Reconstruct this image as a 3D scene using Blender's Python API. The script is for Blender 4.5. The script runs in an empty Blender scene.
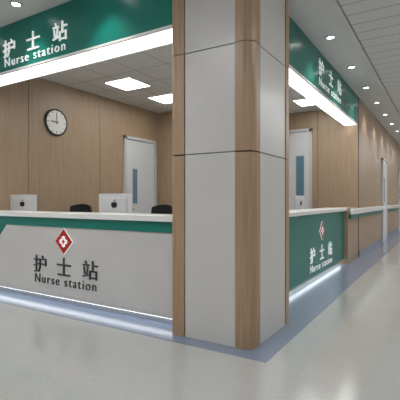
import bpy, bmesh, math
from mathutils import Vector, Matrix
scene = bpy.context.scene
try:
    scene.view_settings.view_transform = 'Standard'
except Exception: pass

H = 1.25
# ------------------------------------------------------------ materials
def new_mat(name, col, rough=0.5, metal=0.0, emit=None, es=0.0, spec=None):
    m = bpy.data.materials.new(name); m.use_nodes = True
    b = m.node_tree.nodes['Principled BSDF']
    b.inputs['Base Color'].default_value = (*col, 1)
    b.inputs['Roughness'].default_value = rough
    b.inputs['Metallic'].default_value = metal
    if spec is not None: b.inputs['Specular IOR Level'].default_value = spec
    if emit:
        b.inputs['Emission Color'].default_value = (*emit, 1)
        b.inputs['Emission Strength'].default_value = es
    return m

def add_noise(m, c1, c2, scale=(1,1,1), nscale=5, detail=4, lo=0.35, hi=0.65, bump=0.0):
    nt = m.node_tree; b = nt.nodes['Principled BSDF']
    tc = nt.nodes.new('ShaderNodeTexCoord'); mp = nt.nodes.new('ShaderNodeMapping')
    mp.inputs['Scale'].default_value = scale
    nz = nt.nodes.new('ShaderNodeTexNoise'); nz.inputs['Scale'].default_value = nscale; nz.inputs['Detail'].default_value = detail
    cr = nt.nodes.new('ShaderNodeValToRGB')
    cr.color_ramp.elements[0].position = lo; cr.color_ramp.elements[0].color = (*c1, 1)
    cr.color_ramp.elements[1].position = hi; cr.color_ramp.elements[1].color = (*c2, 1)
    nt.links.new(tc.outputs['Object'], mp.inputs['Vector']); nt.links.new(mp.outputs[0], nz.inputs['Vector'])
    nt.links.new(nz.outputs['Fac'], cr.inputs[0]); nt.links.new(cr.outputs[0], b.inputs['Base Color'])
    return m

WOOD = add_noise(new_mat('wood_veneer', (.4,.27,.16), .42), (.355,.25,.163), (.425,.308,.206), (14,14,.7), 3.0, 6, .3, .7)
WOODC = add_noise(new_mat('wood_column', (.4,.27,.16), .35), (.34,.22,.13), (.43,.295,.185), (16,16,.7), 3.0, 6, .3, .7)
CREAM = add_noise(new_mat('cream_panel', (.55,.52,.48), .28), (.585,.57,.545), (.615,.60,.575), (1,1,1), 2)
TEAL = add_noise(new_mat('teal_laminate', (0,.17,.12), .3), (.002,.175,.14), (.003,.19,.152), (1,1,1), 2)
GREYP = add_noise(new_mat('counter_grey_panel', (.5,.48,.46), .3), (.59,.575,.56), (.62,.605,.59), (1,1,1), 2)
TOP = new_mat('solid_surface_white', (.80,.80,.79), .25)
PLASTER = add_noise(new_mat('ceiling_plaster', (.6,.59,.57), .8), (.62,.61,.60), (.66,.65,.64), (1,1,1), 3)
DARK = new_mat('dark_gap', (.03,.025,.02), .7)
BLACK = new_mat('black_plastic', (.015,.015,.017), .4)
BLACKF = new_mat('black_mesh_fabric', (.02,.02,.024), .85)
SILVER = new_mat('silver_aluminium', (.66,.67,.69), .35, .4)
STEEL = new_mat('steel', (.6,.6,.6), .25, 1)
DOORW = new_mat('door_white', (.68,.70,.72), .4)
FRAMEG = new_mat('door_frame_grey', (.56,.57,.58), .4)
GLASSB = new_mat('blue_glass', (.12,.24,.33), .08)
RED = new_mat('logo_red', (.50,.008,.010), .35)
WHITE = new_mat('sign_white', (.85,.85,.85), .4, emit=(1,1,1), es=.4)
LETD = new_mat('letter_dark', (.04,.04,.045), .35)
CLOCKF = new_mat('clock_face', (.85,.85,.83), .4)
BASEB = new_mat('toe_kick', (.25,.27,.29), .5)
BLUEV = add_noise(new_mat('blue_vinyl_border', (.17,.23,.33), .18), (.20,.25,.34), (.22,.27,.36), (1,1,1), 40)
E_STRIP = new_mat('header_led_diffuser', (.9,.9,.9), .5, emit=(1,1,.98), es=2.6)
E_TOE = new_mat('toe_led', (.9,.9,.9), .5, emit=(.92,.96,1), es=3.2)
E_PANEL = new_mat('light_panel_emission', (.9,.9,.9), .5, emit=(1,.99,.96), es=11.0)
E_CORR = new_mat('corridor_light_emission', (.9,.9,.9), .5, emit=(.98,.99,1), es=13)
E_DOWN = new_mat('downlight_emission', (.9,.9,.9), .5, emit=(1,.95,.85), es=14)

# polished terrazzo floor
FLOOR = new_mat('terrazzo', (.4,.39,.37), .16, spec=.9)
FLOOR.node_tree.nodes['Principled BSDF'].inputs['Coat Weight'].default_value = .55
FLOOR.node_tree.nodes['Principled BSDF'].inputs['Coat Roughness'].default_value = .12
FLOOR.node_tree.nodes['Principled BSDF'].inputs['Coat IOR'].default_value = 1.6
def terr():
    nt = FLOOR.node_tree; b = nt.nodes['Principled BSDF']
    tc = nt.nodes.new('ShaderNodeTexCoord')
    v = nt.nodes.new('ShaderNodeTexVoronoi'); v.inputs['Scale'].default_value = 90
    n = nt.nodes.new('ShaderNodeTexNoise'); n.inputs['Scale'].default_value = 3; n.inputs['Detail'].default_value = 3
    nt.links.new(tc.outputs['Object'], v.inputs['Vector']); nt.links.new(tc.outputs['Object'], n.inputs['Vector'])
    cr = nt.nodes.new('ShaderNodeValToRGB')
    cr.color_ramp.elements[0].position = .15; cr.color_ramp.elements[0].color = (.435,.445,.435,1)
    cr.color_ramp.elements[1].position = .85; cr.color_ramp.elements[1].color = (.49,.50,.49,1)
    mx = nt.nodes.new('ShaderNodeMix'); mx.data_type='FLOAT'; mx.inputs[0].default_value=.5
    sep = nt.nodes.new('ShaderNodeSeparateColor')
    nt.links.new(v.outputs['Color'], sep.inputs[0])
    nt.links.new(sep.outputs[0], mx.inputs[2]); nt.links.new(n.outputs['Fac'], mx.inputs[3])
    nt.links.new(mx.outputs[0], cr.inputs[0]); nt.links.new(cr.outputs[0], b.inputs['Base Color'])
terr()

def tile_mat(name, sx, sy, ox=0, oy=0, base=(.64,.635,.625), line=(.22,.22,.21), w=.012):
    m = new_mat(name, base, .6); nt = m.node_tree; b = nt.nodes['Principled BSDF']
    tc = nt.nodes.new('ShaderNodeTexCoord'); sp = nt.nodes.new('ShaderNodeSeparateXYZ')
    nt.links.new(tc.outputs['Object'], sp.inputs[0])
    def axis(o, size, off):
        a = nt.nodes.new('ShaderNodeMath'); a.operation='ADD'; a.inputs[1].default_value = 100*size-off
        nt.links.new(o, a.inputs[0])
        f = nt.nodes.new('ShaderNodeMath'); f.operation='FLOORED_MODULO'; f.inputs[1].default_value=size
        nt.links.new(a.outputs[0], f.inputs[0])
        l = nt.nodes.new('ShaderNodeMath'); l.operation='LESS_THAN'; l.inputs[1].default_value=w
        nt.links.new(f.outputs[0], l.inputs[0]); return l
    lx = axis(sp.outputs[0], sx, ox); ly = axis(sp.outputs[1], sy, oy)
    mm = nt.nodes.new('ShaderNodeMath'); mm.operation='MAXIMUM'
    nt.links.new(lx.outputs[0], mm.inputs[0]); nt.links.new(ly.outputs[0], mm.inputs[1])
    mix = nt.nodes.new('ShaderNodeMix'); mix.data_type='RGBA'
    mix.inputs[6].default_value=(*base,1); mix.inputs[7].default_value=(*line,1)
    nt.links.new(mm.outputs[0], mix.inputs[0]); nt.links.new(mix.outputs[2], b.inputs['Base Color'])
    return m
TILE_IN = tile_mat('ceiling_tile_interior', .6, .6, .01, .05)
TILE_OUT = tile_mat('ceiling_strip_corridor', 1.2, .3, -1.05, 0, w=.014)

# ------------------------------------------------------------ builder
class B:
    def __init__(s): s.bm = bmesh.new(); s.mats = []
    def mi(s, m):
        if m not in s.mats: s.mats.append(m)
        return s.mats.index(m)
    def _merge(s, tmp, mat, mtx=None):
        if mtx is not None: tmp.transform(mtx)
        bmesh.ops.recalc_face_normals(tmp, faces=tmp.faces)
        i = s.mi(mat)
        for f in tmp.faces: f.material_index = i
        me = bpy.data.meshes.new('t'); tmp.to_mesh(me); tmp.free()
        s.bm.from_mesh(me); bpy.data.meshes.remove(me)
    def box(s, x0,x1,y0,y1,z0,z1, mat, bev=0, mtx=None, seg=2):
        t = bmesh.new(); bmesh.ops.create_cube(t, size=1)
        for v in t.verts:
            v.co = Vector(((x0+x1)/2+v.co.x*(x1-x0), (y0+y1)/2+v.co.y*(y1-y0), (z0+z1)/2+v.co.z*(z1-z0)))
        if bev: bmesh.ops.bevel(t, geom=list(t.edges), offset=bev, segments=seg, affect='EDGES', profile=.5)
        s._merge(t, mat, mtx)
    def cyl(s, c, r, h, mat, axis='Z', seg=32, r2=None, mtx=None):
        t = bmesh.new(); bmesh.ops.create_cone(t, cap_ends=True, segments=seg, radius1=r, radius2=r if r2 is None else r2, depth=h)
        if axis=='X': t.transform(Matrix.Rotation(math.pi/2,4,'Y'))
        if axis=='Y': t.transform(Matrix.Rotation(math.pi/2,4,'X'))
        t.transform(Matrix.Translation(c)); s._merge(t, mat, mtx)
    def torus(s, c, R, r, mat, axis='Z', seg=48, sg=10, mtx=None):
        t = bmesh.new(); rings=[]
        for i in range(seg):
            a=2*math.pi*i/seg; ring=[]
            for j in range(sg):
                b=2*math.pi*j/sg
                ring.append(t.verts.new(((R+r*math.cos(b))*math.cos(a),(R+r*math.cos(b))*math.sin(a),r*math.sin(b))))
            rings.append(ring)
        for i in range(seg):
            for j in range(sg):
                t.faces.new((rings[i][j],rings[(i+1)%seg][j],rings[(i+1)%seg][(j+1)%sg],rings[i][(j+1)%sg]))
        if axis=='X': t.transform(Matrix.Rotation(math.pi/2,4,'Y'))
        if axis=='Y': t.transform(Matrix.Rotation(math.pi/2,4,'X'))
        t.transform(Matrix.Translation(c)); s._merge(t, mat, mtx)
    def prism(s, pts, h, mat, mtx=None):
        t = bmesh.new()
        a=[t.verts.new((x,y,0)) for x,y in pts]; b=[t.verts.new((x,y,h)) for x,y in pts]
        n=len(pts); t.faces.new(a[::-1]); t.faces.new(b)
        for i in range(n): t.faces.new((a[i],a[(i+1)%n],b[(i+1)%n],b[i]))
        s._merge(t, mat, mtx)
    def make(s, name, parent=None, smooth=False):
        me = bpy.data.meshes.new(name)
        s.bm.to_mesh(me); s.bm.free()
        for m in s.mats: me.materials.append(m)
        if smooth:
            for p in me.polygons: p.use_smooth=True
            try: me.set_sharp_from_angle(angle=math.radians(35))
            except Exception: pass
        o = bpy.data.objects.new(name, me); scene.collection.objects.link(o)
        if parent: o.parent = parent
        return o
def empty(name):
    e = bpy.data.objects.new(name, None); scene.collection.objects.link(e); return e

def frame_Y(x,y,z):   # faces -Y
    return Matrix.Translation((x,y,z)) @ Matrix.Rotation(math.pi/2,4,'X')
def frame_X(x,y,z):   # faces +X
    return Matrix.Translation((x,y,z)) @ Matrix.Rotation(math.pi/2,4,'Z') @ Matrix.Rotation(math.pi/2,4,'X')

def text(name, body, size, mtx, mat, parent, depth=.01, spacing=1.0, offset=0.0, width=None, height=None):
    cu = bpy.data.curves.new(name,'FONT'); cu.body=body; cu.size=size; cu.extrude=depth/2; cu.space_character=spacing
    cu.align_x='CENTER'; cu.align_y='CENTER'; cu.offset=offset
    o = bpy.data.objects.new(name, cu); scene.collection.objects.link(o)
    bpy.context.view_layer.update()
    dg = bpy.context.evaluated_depsgraph_get()
    me = bpy.data.meshes.new_from_object(o.evaluated_get(dg))
    bpy.data.objects.remove(o)
    if len(me.vertices)==0: print('EMPTY TEXT', body); return None
    xs=[v.co.x for v in me.vertices]; ys=[v.co.y for v in me.vertices]
    w=max(xs)-min(xs); h=max(ys)-min(ys); cx=(max(xs)+min(xs))/2; cy=(max(ys)+min(ys))/2
    sx = width/w if width else 1; sy = height/h if height else 1
    me.transform(Matrix.Diagonal((sx,sy,1,1)) @ Matrix.Translation((-cx,-cy,depth/2)))
    me.transform(mtx)
    me.materials.clear(); me.materials.append(mat)
    o = bpy.data.objects.new(name, me); scene.collection.objects.link(o); o.parent=parent
    return o

def hospital_logo(name, mtx, r, parent):
    b = B()
    d = lambda q:[(0,-q),(q,0),(0,q),(-q,0)]
    b.prism(d(r), .008, WHITE, mtx); b.prism(d(r*.95), .011, RED, mtx)
    for a in range(4):
        an=a*math.pi/2
        c=Matrix.Translation((.25*r*math.cos(an),.25*r*math.sin(an),.0075))
        b.cyl((0,0,0), r*.18, .014, WHITE, seg=24, mtx=mtx@c)
    R=r*.17
    b.box(-R,R,-R*.35,R*.35,0,.017,RED,mtx=mtx); b.box(-R*.35,R*.35,-R,R,0,.0175,RED,mtx=mtx)
    return b.make(name, parent)

def sign(parent, mtx, logo_r, logo_y, cjk_w, cjk_h, cjk_y, en_w, en_h, en_y, mat, off=0.0, dp=.014):
    if logo_r: hospital_logo('hospital_emblem', mtx@Matrix.Translation((0,logo_y,0)), logo_r, parent)
    cw = cjk_h*1.12
    for i,ch in enumerate('护士站'):
        x = (i-1)*(cjk_w-cw)/2
        text('character_%d'%(i+1), ch, cjk_h, mtx@Matrix.Translation((x,cjk_y,0)), mat, parent, dp, width=cw, height=cjk_h, offset=off)
    text('english_lettering','Nurse station', en_h, mtx@Matrix.Translation((0,en_y,0)), mat, parent, dp*.8, spacing=1.25, width=en_w, height=en_h, offset=-.001)

# ------------------------------------------------------------ room shell
CZ=3.5; IZ=3.3; WX=-5.8; BY=7.55; SX=-1.63; FY=9.2
IN_Y=3.41; IN_X=-1.92
CX0,CX1,CY0,CY1=-2.19,-1.36,3.03,4.02
b=B(); b.box(-9,3.2,-4,28,-.1,0,FLOOR); b.make('floor')
b=B()
def band(bb,x0,x1,y0,y1): bb.box(x0,x1,y0,y1,0.0,0.003,BLUEV)
band(b,-9,-1.18,2.88,3.35); band(b,-1.75,-1.18,3.35,28)
b.make('floor_border_trim')

b=B()
b.box(-9,3.2,-4,3.08,CZ,CZ+.1,PLASTER)
b.box(-1.63,-1.05,3.08,28,CZ,CZ+.1,PLASTER)
b.box(-1.05,3.2,3.08,28,CZ,CZ+.1,TILE_OUT)
b.make('ceiling')
b=B(); b.box(-1.09,-1.05,3.08,28,CZ-.03,CZ,PLASTER); b.make('ceiling_trim')
b=B(); b.box(WX,IN_X,IN_Y,9.2,IZ,IZ+.1,TILE_IN); b.make('ceiling_interior')

def wall_x(name, x, y0, y1, z0, z1, seams, face=1, mat=WOOD):
    bb=B(); t=.012
    ys=[y0]+[s for s in seams if y0<s<y1]+[y1]
    bb.box(min(x-face*.1,x-face*t),max(x-face*.1,x-face*t),y0,y1,z0,z1,DARK)
    for i in range(len(ys)-1):
        a=ys[i]+(.004 if i else 0); c=ys[i+1]-(.004 if i<len(ys)-2 else 0)
        bb.box(min(x,x-face*t),max(x,x-face*t),a,c,z0,z1,mat,.0015,seg=1)
    return bb.make(name)
def wall_y(name, y, x0, x1, z0, z1, seams, mat=WOOD):
    bb=B(); t=.012
    xs=[x0]+[s for s in seams if x0<s<x1]+[x1]
    bb.box(x0+.001,x1-.001,y+t,y+.1,z0,z1,DARK)
    for i in range(len(xs)-1):
        a=xs[i]+(.004 if i else 0); c=xs[i+1]-(.004 if i<len(xs)-2 else 0)
        bb.box(a,c,y,y+t,z0,z1,mat,.0015,seg=1)
    return bb.make(name)

wall_x('wall_left', WX, 3.12, 7.55, 0, IZ, [4.09,5.67], 1)
wall_y('wall_back', BY, WX, -3.45, 0, IZ, [-4.9,-4.1])
b=B(); b.box(-3.50,-3.45,7.66,9.2,0,IZ,WOOD); b.make('wall_partition')
wall_y('wall_back_right', FY, -3.45, SX, 0, CZ, [-2.5])
wall_x('wall_corridor', SX, 9.3, 28, 0, CZ, [10.4,11.6,12.8,14,15.2,16.4,17.6,18.8,20,22,24,26], 1)
wall_y('wall_lobby', 3.12, -9, WX-.1, 0, CZ, [-8.2,-7.4,-6.6])
b=B(); b.box(3.2,3.3,-4,28,0,CZ,CREAM); b.make('wall_right')
b=B(); b.box(-9,3.2,-4.1,-4,0,CZ,CREAM); b.make('wall_front')
b=B(); b.box(-9.1,-9,-4,3.1,0,CZ,CREAM); b.make('wall_far_left')
b=B(); b.box(-1.6,3.2,28,28.1,0,CZ,CREAM); b.make('wall_corridor_end')

b=B()
for a,c in ((9.32,12.88),(13.92,17.68),(18.72,28)): b.box(SX,SX+.015,a,c,0.003,.12,BLUEV)
b.make('baseboard_corridor')
b=B()
for a,c in ((8.2,12.85),(13.95,17.65),(18.75,27.9)):
    b.box(SX+.03,SX+.09,a,c,.96,1.08,TOP,.02); b.box(SX+.012,SX+.05,a,c,.88,.96,TEAL,.005)
    k=a+.2
    while k<c-.1:
        b.box(SX,SX+.05,k,k+.06,.92,1.06,STEEL); k+=1.0
b.make('corridor_handrail')

# ------------------------------------------------------------ doors
def door(name, x0,x1,y0,y1,z1, axis):
    b=B()
    if axis=='X':
        x=x0; fw=.07
        b.box(x,x+.05,y0,y0+fw,0,z1,FRAMEG,.004); b.box(x,x+.05,y1-fw,y1,0,z1,FRAMEG,.004); b.box(x,x+.05,y0,y1,z1-fw,z1,FRAMEG,.004)
        b.box(x,x+.03,y0+fw+.004,y1-fw-.004,.01,z1-fw-.004,DOORW,.003)
        b.box(x+.028,x+.036,y0+fw+.18,y0+fw+.36,1.15,1.95,FRAMEG,.003)
        b.box(x+.034,x+.04,y0+fw+.2,y0+fw+.34,1.18,1.92,GLASSB)
        b.box(x+.03,x+.045,y0+fw+.05,y0+fw+.1,.95,1.15,STEEL,.004)
        b.cyl((x+.07,y0+fw+.13,1.05),.011,.13,STEEL,'Y',12); b.cyl((x+.055,y0+fw+.075,1.05),.012,.04,STEEL,'X',12)
    else:
        y=y0; fw=.07
        b.box(x0,x0+fw,y-.05,y,0,z1,FRAMEG,.004); b.box(x1-fw,x1,y-.05,y,0,z1,FRAMEG,.004); b.box(x0,x1,y-.05,y,z1-fw,z1,FRAMEG,.004)
        b.box(x0+fw+.004,x1-fw-.004,y-.03,y,.01,z1-fw-.004,DOORW,.003)
        b.box(x1-fw-.32,x1-fw-.10,y-.036,y-.028,1.3,2.3,FRAMEG,.003)
        b.box(x1-fw-.30,x1-fw-.12,y-.04,y-.034,1.33,2.27,GLASSB)
        b.box(x0+fw+.05,x0+fw+.1,y-.045,y-.03,.95,1.15,STEEL,.004)
        b.cyl((x0+fw+.13,y-.07,1.05),.011,.13,STEEL,'X',12); b.cyl((x0+fw+.075,y-.055,1.05),.012,.04,STEEL,'Y',12)
    return b.make(name)
door('door_1', WX,0, 6.33,7.42, 2.62, 'X')
door('door_2', -3.42,-2.62, FY,0, 2.9, 'Y')
door('door_3', SX,0, 12.9,13.9, 2.5, 'X')
door('door_4', SX,0, 17.7,18.7, 2.5, 'X')

# ------------------------------------------------------------ column
def column():
    root=empty('clad_column')
    b=B(); b.box(CX0+.03,CX1-.03,CY0+.03,CY1-.03,0,CZ,DARK); b.make('core',root)
    zs=[0,1.66,2.58,CZ]; W=.155; D=.17
    bw=B(); bc=B()
    def corner(cx,cy,sx,sy,R):
        pts=[(cx+sx*W,cy)]
        n=12
        for i in range(n+1):
            a=math.pi/2*i/n
            pts.append((cx+sx*(R-R*math.sin(a)), cy+sy*(R-R*math.cos(a))))
        pts.append((cx,cy+sy*D)); pts.append((cx+sx*.04,cy+sy*D)); pts.append((cx+sx*.04,cy+sy*.12)); pts.append((cx+sx*.12,cy+sy*.04)); pts.append((cx+sx*W,cy+sy*.04))
        for j in range(3):
            bw.prism(pts, zs[j+1]-zs[j]-.006, WOODC, Matrix.Translation((0,0,zs[j]+(.006 if j else 0))))
    corner(CX0,CY0,1,1,.05); corner(CX1,CY0,-1,1,.10); corner(CX0,CY1,1,-1,.05); corner(CX1,CY1,-1,-1,.10)
    for j in range(3):
        z0=zs[j]+(.006 if j else 0); z1=zs[j+1]-.002
        g=.005; i=.008
        bc.box(CX0+W+g,CX1-W-g,CY0+i,CY0+.035,z0,z1,CREAM,.002); bc.box(CX0+W+g,CX1-W-g,CY1-.035,CY1-i,z0,z1,CREAM,.002)
        bc.box(CX0+i,CX0+.035,CY0+D+g,CY1-D-g,z0,z1,CREAM,.002); bc.box(CX1-.035,CX1-i,CY0+D+g,CY1-D-g,z0,z1,CREAM,.002)
    bw.make('wood_corners',root,smooth=True); bc.make('cream_panels',root)
column()

# ------------------------------------------------------------ headers
HZ=2.90; HY=3.08
root=empty('nurse_station_header')
b=B()
b.box(WX-.1,CX0,HY,IN_Y,HZ,CZ,TEAL)
b.make('teal_fascia',root)
b=B(); b.box(WX,CX0-.005,HY+.02,IN_Y-.02,HZ-.012,HZ,E_STRIP); b.make('underside_light',root)
b=B(); b.box(WX,CX0,HY-.006,HY+.02,HZ-.02,HZ+.006,TOP); b.box(WX,CX0,IN_Y-.02,IN_Y,HZ-.02,HZ,TOP); b.make('edge_trim',root)
sign(root, frame_Y(-4.27,HY,3.13), 0,0, 1.22,.22,.06, 1.15,.105,-.115, WHITE)
root=empty('nurse_station_header')
b=B()
b.box(IN_X,SX,CY1,FY,HZ,CZ,TEAL)
b.make('teal_fascia',root)
b=B(); b.box(IN_X+.02,SX-.02,CY1+.02,FY-.02,HZ-.012,HZ,E_STRIP); b.make('underside_light',root)
b=B(); b.box(SX-.02,SX+.006,CY1,FY,HZ-.02,HZ+.006,TOP); b.box(IN_X,IN_X+.02,CY1,FY,HZ-.02,HZ,TOP); b.make('edge_trim',root)
sign(root, frame_X(SX,6.8,3.18), 0,0, 1.5,.25,.09, 1.45,.12,-.13, WHITE, dp=.006)

# ------------------------------------------------------------ counters
FYC=3.15; FXC=-1.70; TZ=1.10
C0=WX+.01
root=empty('nurse_station_counter')
b=B()
b.box(C0,CX0,FYC,3.40,.1,TZ-.06,GREYP)
b.box(C0,CX0,FYC+.12,3.40,0,.1,BASEB)
b.make('front_body',root)
b=B(); z_b=.93
b.prism([(C0,TZ-.06),(C0,.10),(-5.75,.10),(-4.93,z_b),(CX0,z_b),(CX0,TZ-.06)], .012, TEAL, frame_Y(0,FYC,0))
b.make('teal_band',root)
b=B(); b.box(C0,CX0,FYC-.06,3.45,TZ-.06,TZ,TOP,.006); b.make('worktop_ledge',root)
b=B(); b.box(C0,CX0,FYC+.06,FYC+.1,.075,.098,E_TOE); b.make('toe_light',root)
sign(root, frame_Y(-3.80,FYC,.42), .155,.345, 1.10,.21,.05, 1.05,.105,-.125, LETD)

root=empty('nurse_station_counter')
b=B()
b.box(-1.98,FXC,CY1,8.14,.1,TZ-.06,TEAL); b.box(-1.95,FXC-.12,CY1,8.14,0,.1,BASEB)
b.make('teal_front',root)
b=B(); b.box(-2.02,FXC+.06,CY1,8.14,TZ-.06,TZ,TOP,.006); b.make('worktop_ledge',root)
b=B(); b.box(FXC-.1,FXC-.06,CY1,8.14,.075,.098,E_TOE); b.make('toe_light',root)
sign(root, frame_X(FXC,6.5,.42), .15,.34, 1.32,.23,.0, 1.3,.105,-.20, WHITE, dp=.006)

root=empty('office_desk')
b=B()
b.box(WX+.01,-2.7,3.46,4.1,.76,.80,TOP,.004)
for x in (WX+.02,-4.6,-3.4,-2.75): b.box(x,x+.03,3.48,4.08,0,.76,GREYP)
b.make('desk_top_and_legs',root)
root=empty('office_desk')
b=B()
b.box(-2.62,-2.03,4.2,8.1,.76,.80,TOP,.004)
for y in (4.22,5.6,6.8,8.05): b.box(-2.60,-2.05,y,y+.03,0,.76,GREYP)
b.make('desk_top_and_legs',root)
b=B(); b.box(IN_X,SX,8.15,9.19,0,1.10,WOOD,.003); b.make('wall_low_end')

# ------------------------------------------------------------ monitors
def monitor(x,y,z,rot):
    root=empty('desktop_computer')
    M=Matrix.Translation((x,y,z))@Matrix.Rotation(rot,4,'Z')
    b=B()
    b.box(-.265,.265,-.004,.012,.13,.53,SILVER,.006,M)
    b.box(-.19,.19,-.018,-.002,.18,.48,SILVER,.0075,M,seg=4)
    b.box(-.255,.255,.012,.015,.20,.52,BLACK,.0,M)
    b.box(-.265,.265,.012,.016,.13,.195,SILVER,0,M)
    b.prism([(-.10,-.01),(-.075,.16),(-.075,.30),(.075,.30),(.075,.16),(.10,-.01)],.008,SILVER,M@Matrix.Translation((0,-.06,.012))@Matrix.Rotation(math.radians(80),4,'X'))
    b.box(-.10,.10,-.10,.11,0,.008,SILVER,.003,M)
    for dx in (-.017,.017):
        b.cyl((dx,-.020,.395),.030,.006,BLACK,'Y',20,mtx=M)
        b.cyl((dx*.8,-.020,.378),.026,.006,BLACK,'Y',20,mtx=M)
    b.prism([(-.004,0),(.014,.010),(.020,.034),(-.001,.022)],.005,BLACK,M@Matrix.Translation((0,-.018,.428))@Matrix.Rotation(math.pi/2,4,'X'))
    b.make('screen_and_stand',root)
    b=B(); b.box(-.22,.22,.17,.29,0,.014,SILVER,.004,M)
    for r in range(4):
        for c in range(14): b.box(-.21+c*.03,-.184+c*.03,.18+r*.026,.203+r*.026,.014,.018,TOP,mtx=M)
    b.make('keyboard',root)
monitor(-3.54,3.72,.80,math.radians(4))
monitor(-5.40,3.72,.80,math.radians(8))
monitor(-2.25,7.1,.80,math.radians(90))

# ------------------------------------------------------------ chairs
def chair(x,y,rot):
    root=empty('office_chair')
    M=Matrix.Translation((x,y,0))@Matrix.Rotation(rot,4,'Z')
    b=B()
    for k in range(5):
        A=M@Matrix.Rotation(k*2*math.pi/5,4,'Z')
        b.box(0,.30,-.022,.022,.07,.105,BLACK,.008,A); b.cyl((.29,0,.032),.032,.04,BLACK,'Y',16,mtx=A)
    b.cyl((0,0,.24),.028,.3,STEEL,'Z',16,mtx=M); b.cyl((0,0,.12),.05,.1,BLACK,'Z',20,mtx=M)
    b.box(-.12,.12,-.12,.12,.39,.43,BLACK,.01,M)
    b.make('base',root)
    b=B(); b.box(-.25,.25,-.24,.24,.43,.51,BLACKF,.035,M,seg=4); b.make('seat',root,smooth=True)
    t=bmesh.new(); nx,nz=12,12
    bb=B()
    def P(u,v,off):
        w=.235*(1-.12*abs(2*v-1)**3)
        xx=(2*u-1)*w; zz=.60+.58*v - .04*(2*u-1)**2*(1 if v>.8 else 0)
        yy=.25+.05*v-.05*(2*u-1)**2*1.0+ .03*math.sin(v*math.pi)+off
        return (xx,yy,zz)
    fr_=[[t.verts.new(P(i/nx,j/nz,0)) for j in range(nz+1)] for i in range(nx+1)]
    bk=[[t.verts.new(P(i/nx,j/nz,.04)) for j in range(nz+1)] for i in range(nx+1)]
    for i in range(nx):
        for j in range(nz):
            t.faces.new((fr_[i][j],fr_[i+1][j],fr_[i+1][j+1],fr_[i][j+1])); t.faces.new((bk[i][j],bk[i][j+1],bk[i+1][j+1],bk[i+1][j]))
    for i in range(nx):
        t.faces.new((fr_[i][0],bk[i][0],bk[i+1][0],fr_[i+1][0])); t.faces.new((fr_[i][nz],fr_[i+1][nz],bk[i+1][nz],bk[i][nz]))
    for j in range(nz):
        t.faces.new((fr_[0][j],fr_[0][j+1],bk[0][j+1],bk[0][j])); t.faces.new((fr_[nx][j],bk[nx][j],bk[nx][j+1],fr_[nx][j+1]))
    bb._merge(t,BLACKF,M); bb.box(-.04,.04,.2,.30,.44,.47,BLACK,.008,M); bb.box(-.04,.04,.285,.315,.44,.85,BLACK,.008,M)
    bb.make('backrest',root,smooth=True)
    b=B()
    for s in (-1,1):
        b.box(s*.27-.018,s*.27+.018,-.02,.02,.46,.68,BLACK,.006,M); b.box(s*.27-.035,s*.27+.035,-.14,.12,.68,.71,BLACK,.012,M)
        b.box(min(s*.2,s*.27),max(s*.2,s*.27),-.02,.02,.45,.48,BLACK,.004,M)
    b.make('armrests',root)
chair(-5.42,4.62,math.radians(10)); chair(-3.70,4.62,math.radians(-5))

# ------------------------------------------------------------ clock
def clock(x,y,z,r):
    b=B()
    b.cyl((x+.018,y,z),r*.95,.03,CLOCKF,'X',48); b.torus((x+.022,y,z),r*.95,.018,BLACK,'X')
    for k in range(12):
        A=Matrix.Translation((x+.034,y,z))@Matrix.Rotation(k*math.pi/6,4,'X')
        L=.05 if k%3==0 else .03
        b.box(-.001,.002,-.004,.004,r*.86-L,r*.86,BLACK,mtx=A)
    for ang,L,w in ((275,.11,.008),(-2,.15,.006)):
        A=Matrix.Translation((x+.037,y,z))@Matrix.Rotation(-math.radians(ang),4,'X')
        b.box(-.001,.002,-w,w,-.03,L,BLACK,mtx=A)
    b.cyl((x+.038,y,z),.014,.01,BLACK,'X',16)
    b.make('wall_clock')
clock(WX,4.62,2.6,.23)

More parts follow.
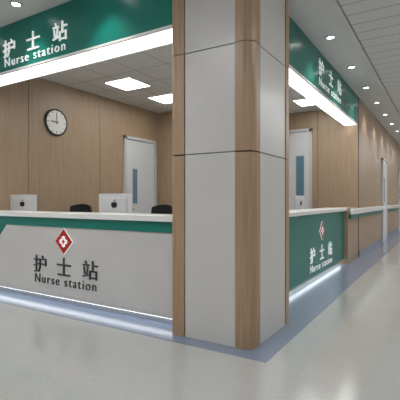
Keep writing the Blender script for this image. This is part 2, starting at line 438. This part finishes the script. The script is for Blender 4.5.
# ------------------------------------------------------------ lights
def panel_light(x,y,z,sx,sy,mat,name='ceiling_light_panel'):
    b=B(); b.box(x-sx/2,x+sx/2,y-sy/2,y+sy/2,z-.006,z,mat)
    f=.02
    b.box(x-sx/2-f,x-sx/2,y-sy/2-f,y+sy/2+f,z-.012,z,TOP); b.box(x+sx/2,x+sx/2+f,y-sy/2-f,y+sy/2+f,z-.012,z,TOP)
    b.box(x-sx/2,x+sx/2,y-sy/2-f,y-sy/2,z-.012,z,TOP); b.box(x-sx/2,x+sx/2,y+sy/2,y+sy/2+f,z-.012,z,TOP)
    b.make(name)
for (x,y) in ((-4.79,5.35),(-4.79,6.55),(-3.0,5.35),(-3.0,6.55),(-2.4,8.3)):
    panel_light(x,y,IZ,.56,.56,E_PANEL)
for y in (-1.8,.6,3.6,6.0,8.4,10.8,12.6,14.4,16.2,18,19.8,21.6,23.4,25.2):
    panel_light(1.0,y,CZ,.56,1.16,E_CORR)
for x in (-7.4,-5.0,-2.6):
    for y in (-1.8,.6): panel_light(x,y,CZ,1.16,.56,E_CORR)

def downlight(x,y):
    b=B(); b.cyl((x,y,CZ-.004),.045,.008,E_DOWN,seg=24); b.torus((x,y,CZ-.004),.058,.012,STEEL,seg=32,sg=8); o=b.make('recessed_downlight')
    l=bpy.data.lights.new('downlight_lamp','SPOT'); l.energy=32; l.spot_size=math.radians(95); l.spot_blend=.7; l.color=(1,.95,.87); l.shadow_soft_size=.05
    lo=bpy.data.objects.new('lamp',l); scene.collection.objects.link(lo); lo.location=(x,y,CZ-.03); lo.parent=o
for y in (4.2,5.65,7.1,8.55,10,11.5,13,14.5,16): downlight(-1.36,y)
for x in (-6.6,-5.4,-4.2,-3.0): downlight(x,2.8)

w=bpy.data.worlds.new('World'); scene.world=w; w.use_nodes=True
w.node_tree.nodes['Background'].inputs[0].default_value=(.8,.85,.9,1); w.node_tree.nodes['Background'].inputs[1].default_value=.3

# ------------------------------------------------------------ camera
cam=bpy.data.cameras.new('camera'); co=bpy.data.objects.new('camera',cam); scene.collection.objects.link(co); scene.camera=co
cam.sensor_width=36; cam.lens=36; cam.clip_end=100
co.location=(0,0,H); co.rotation_euler=(math.radians(90),0,math.radians(31.6))
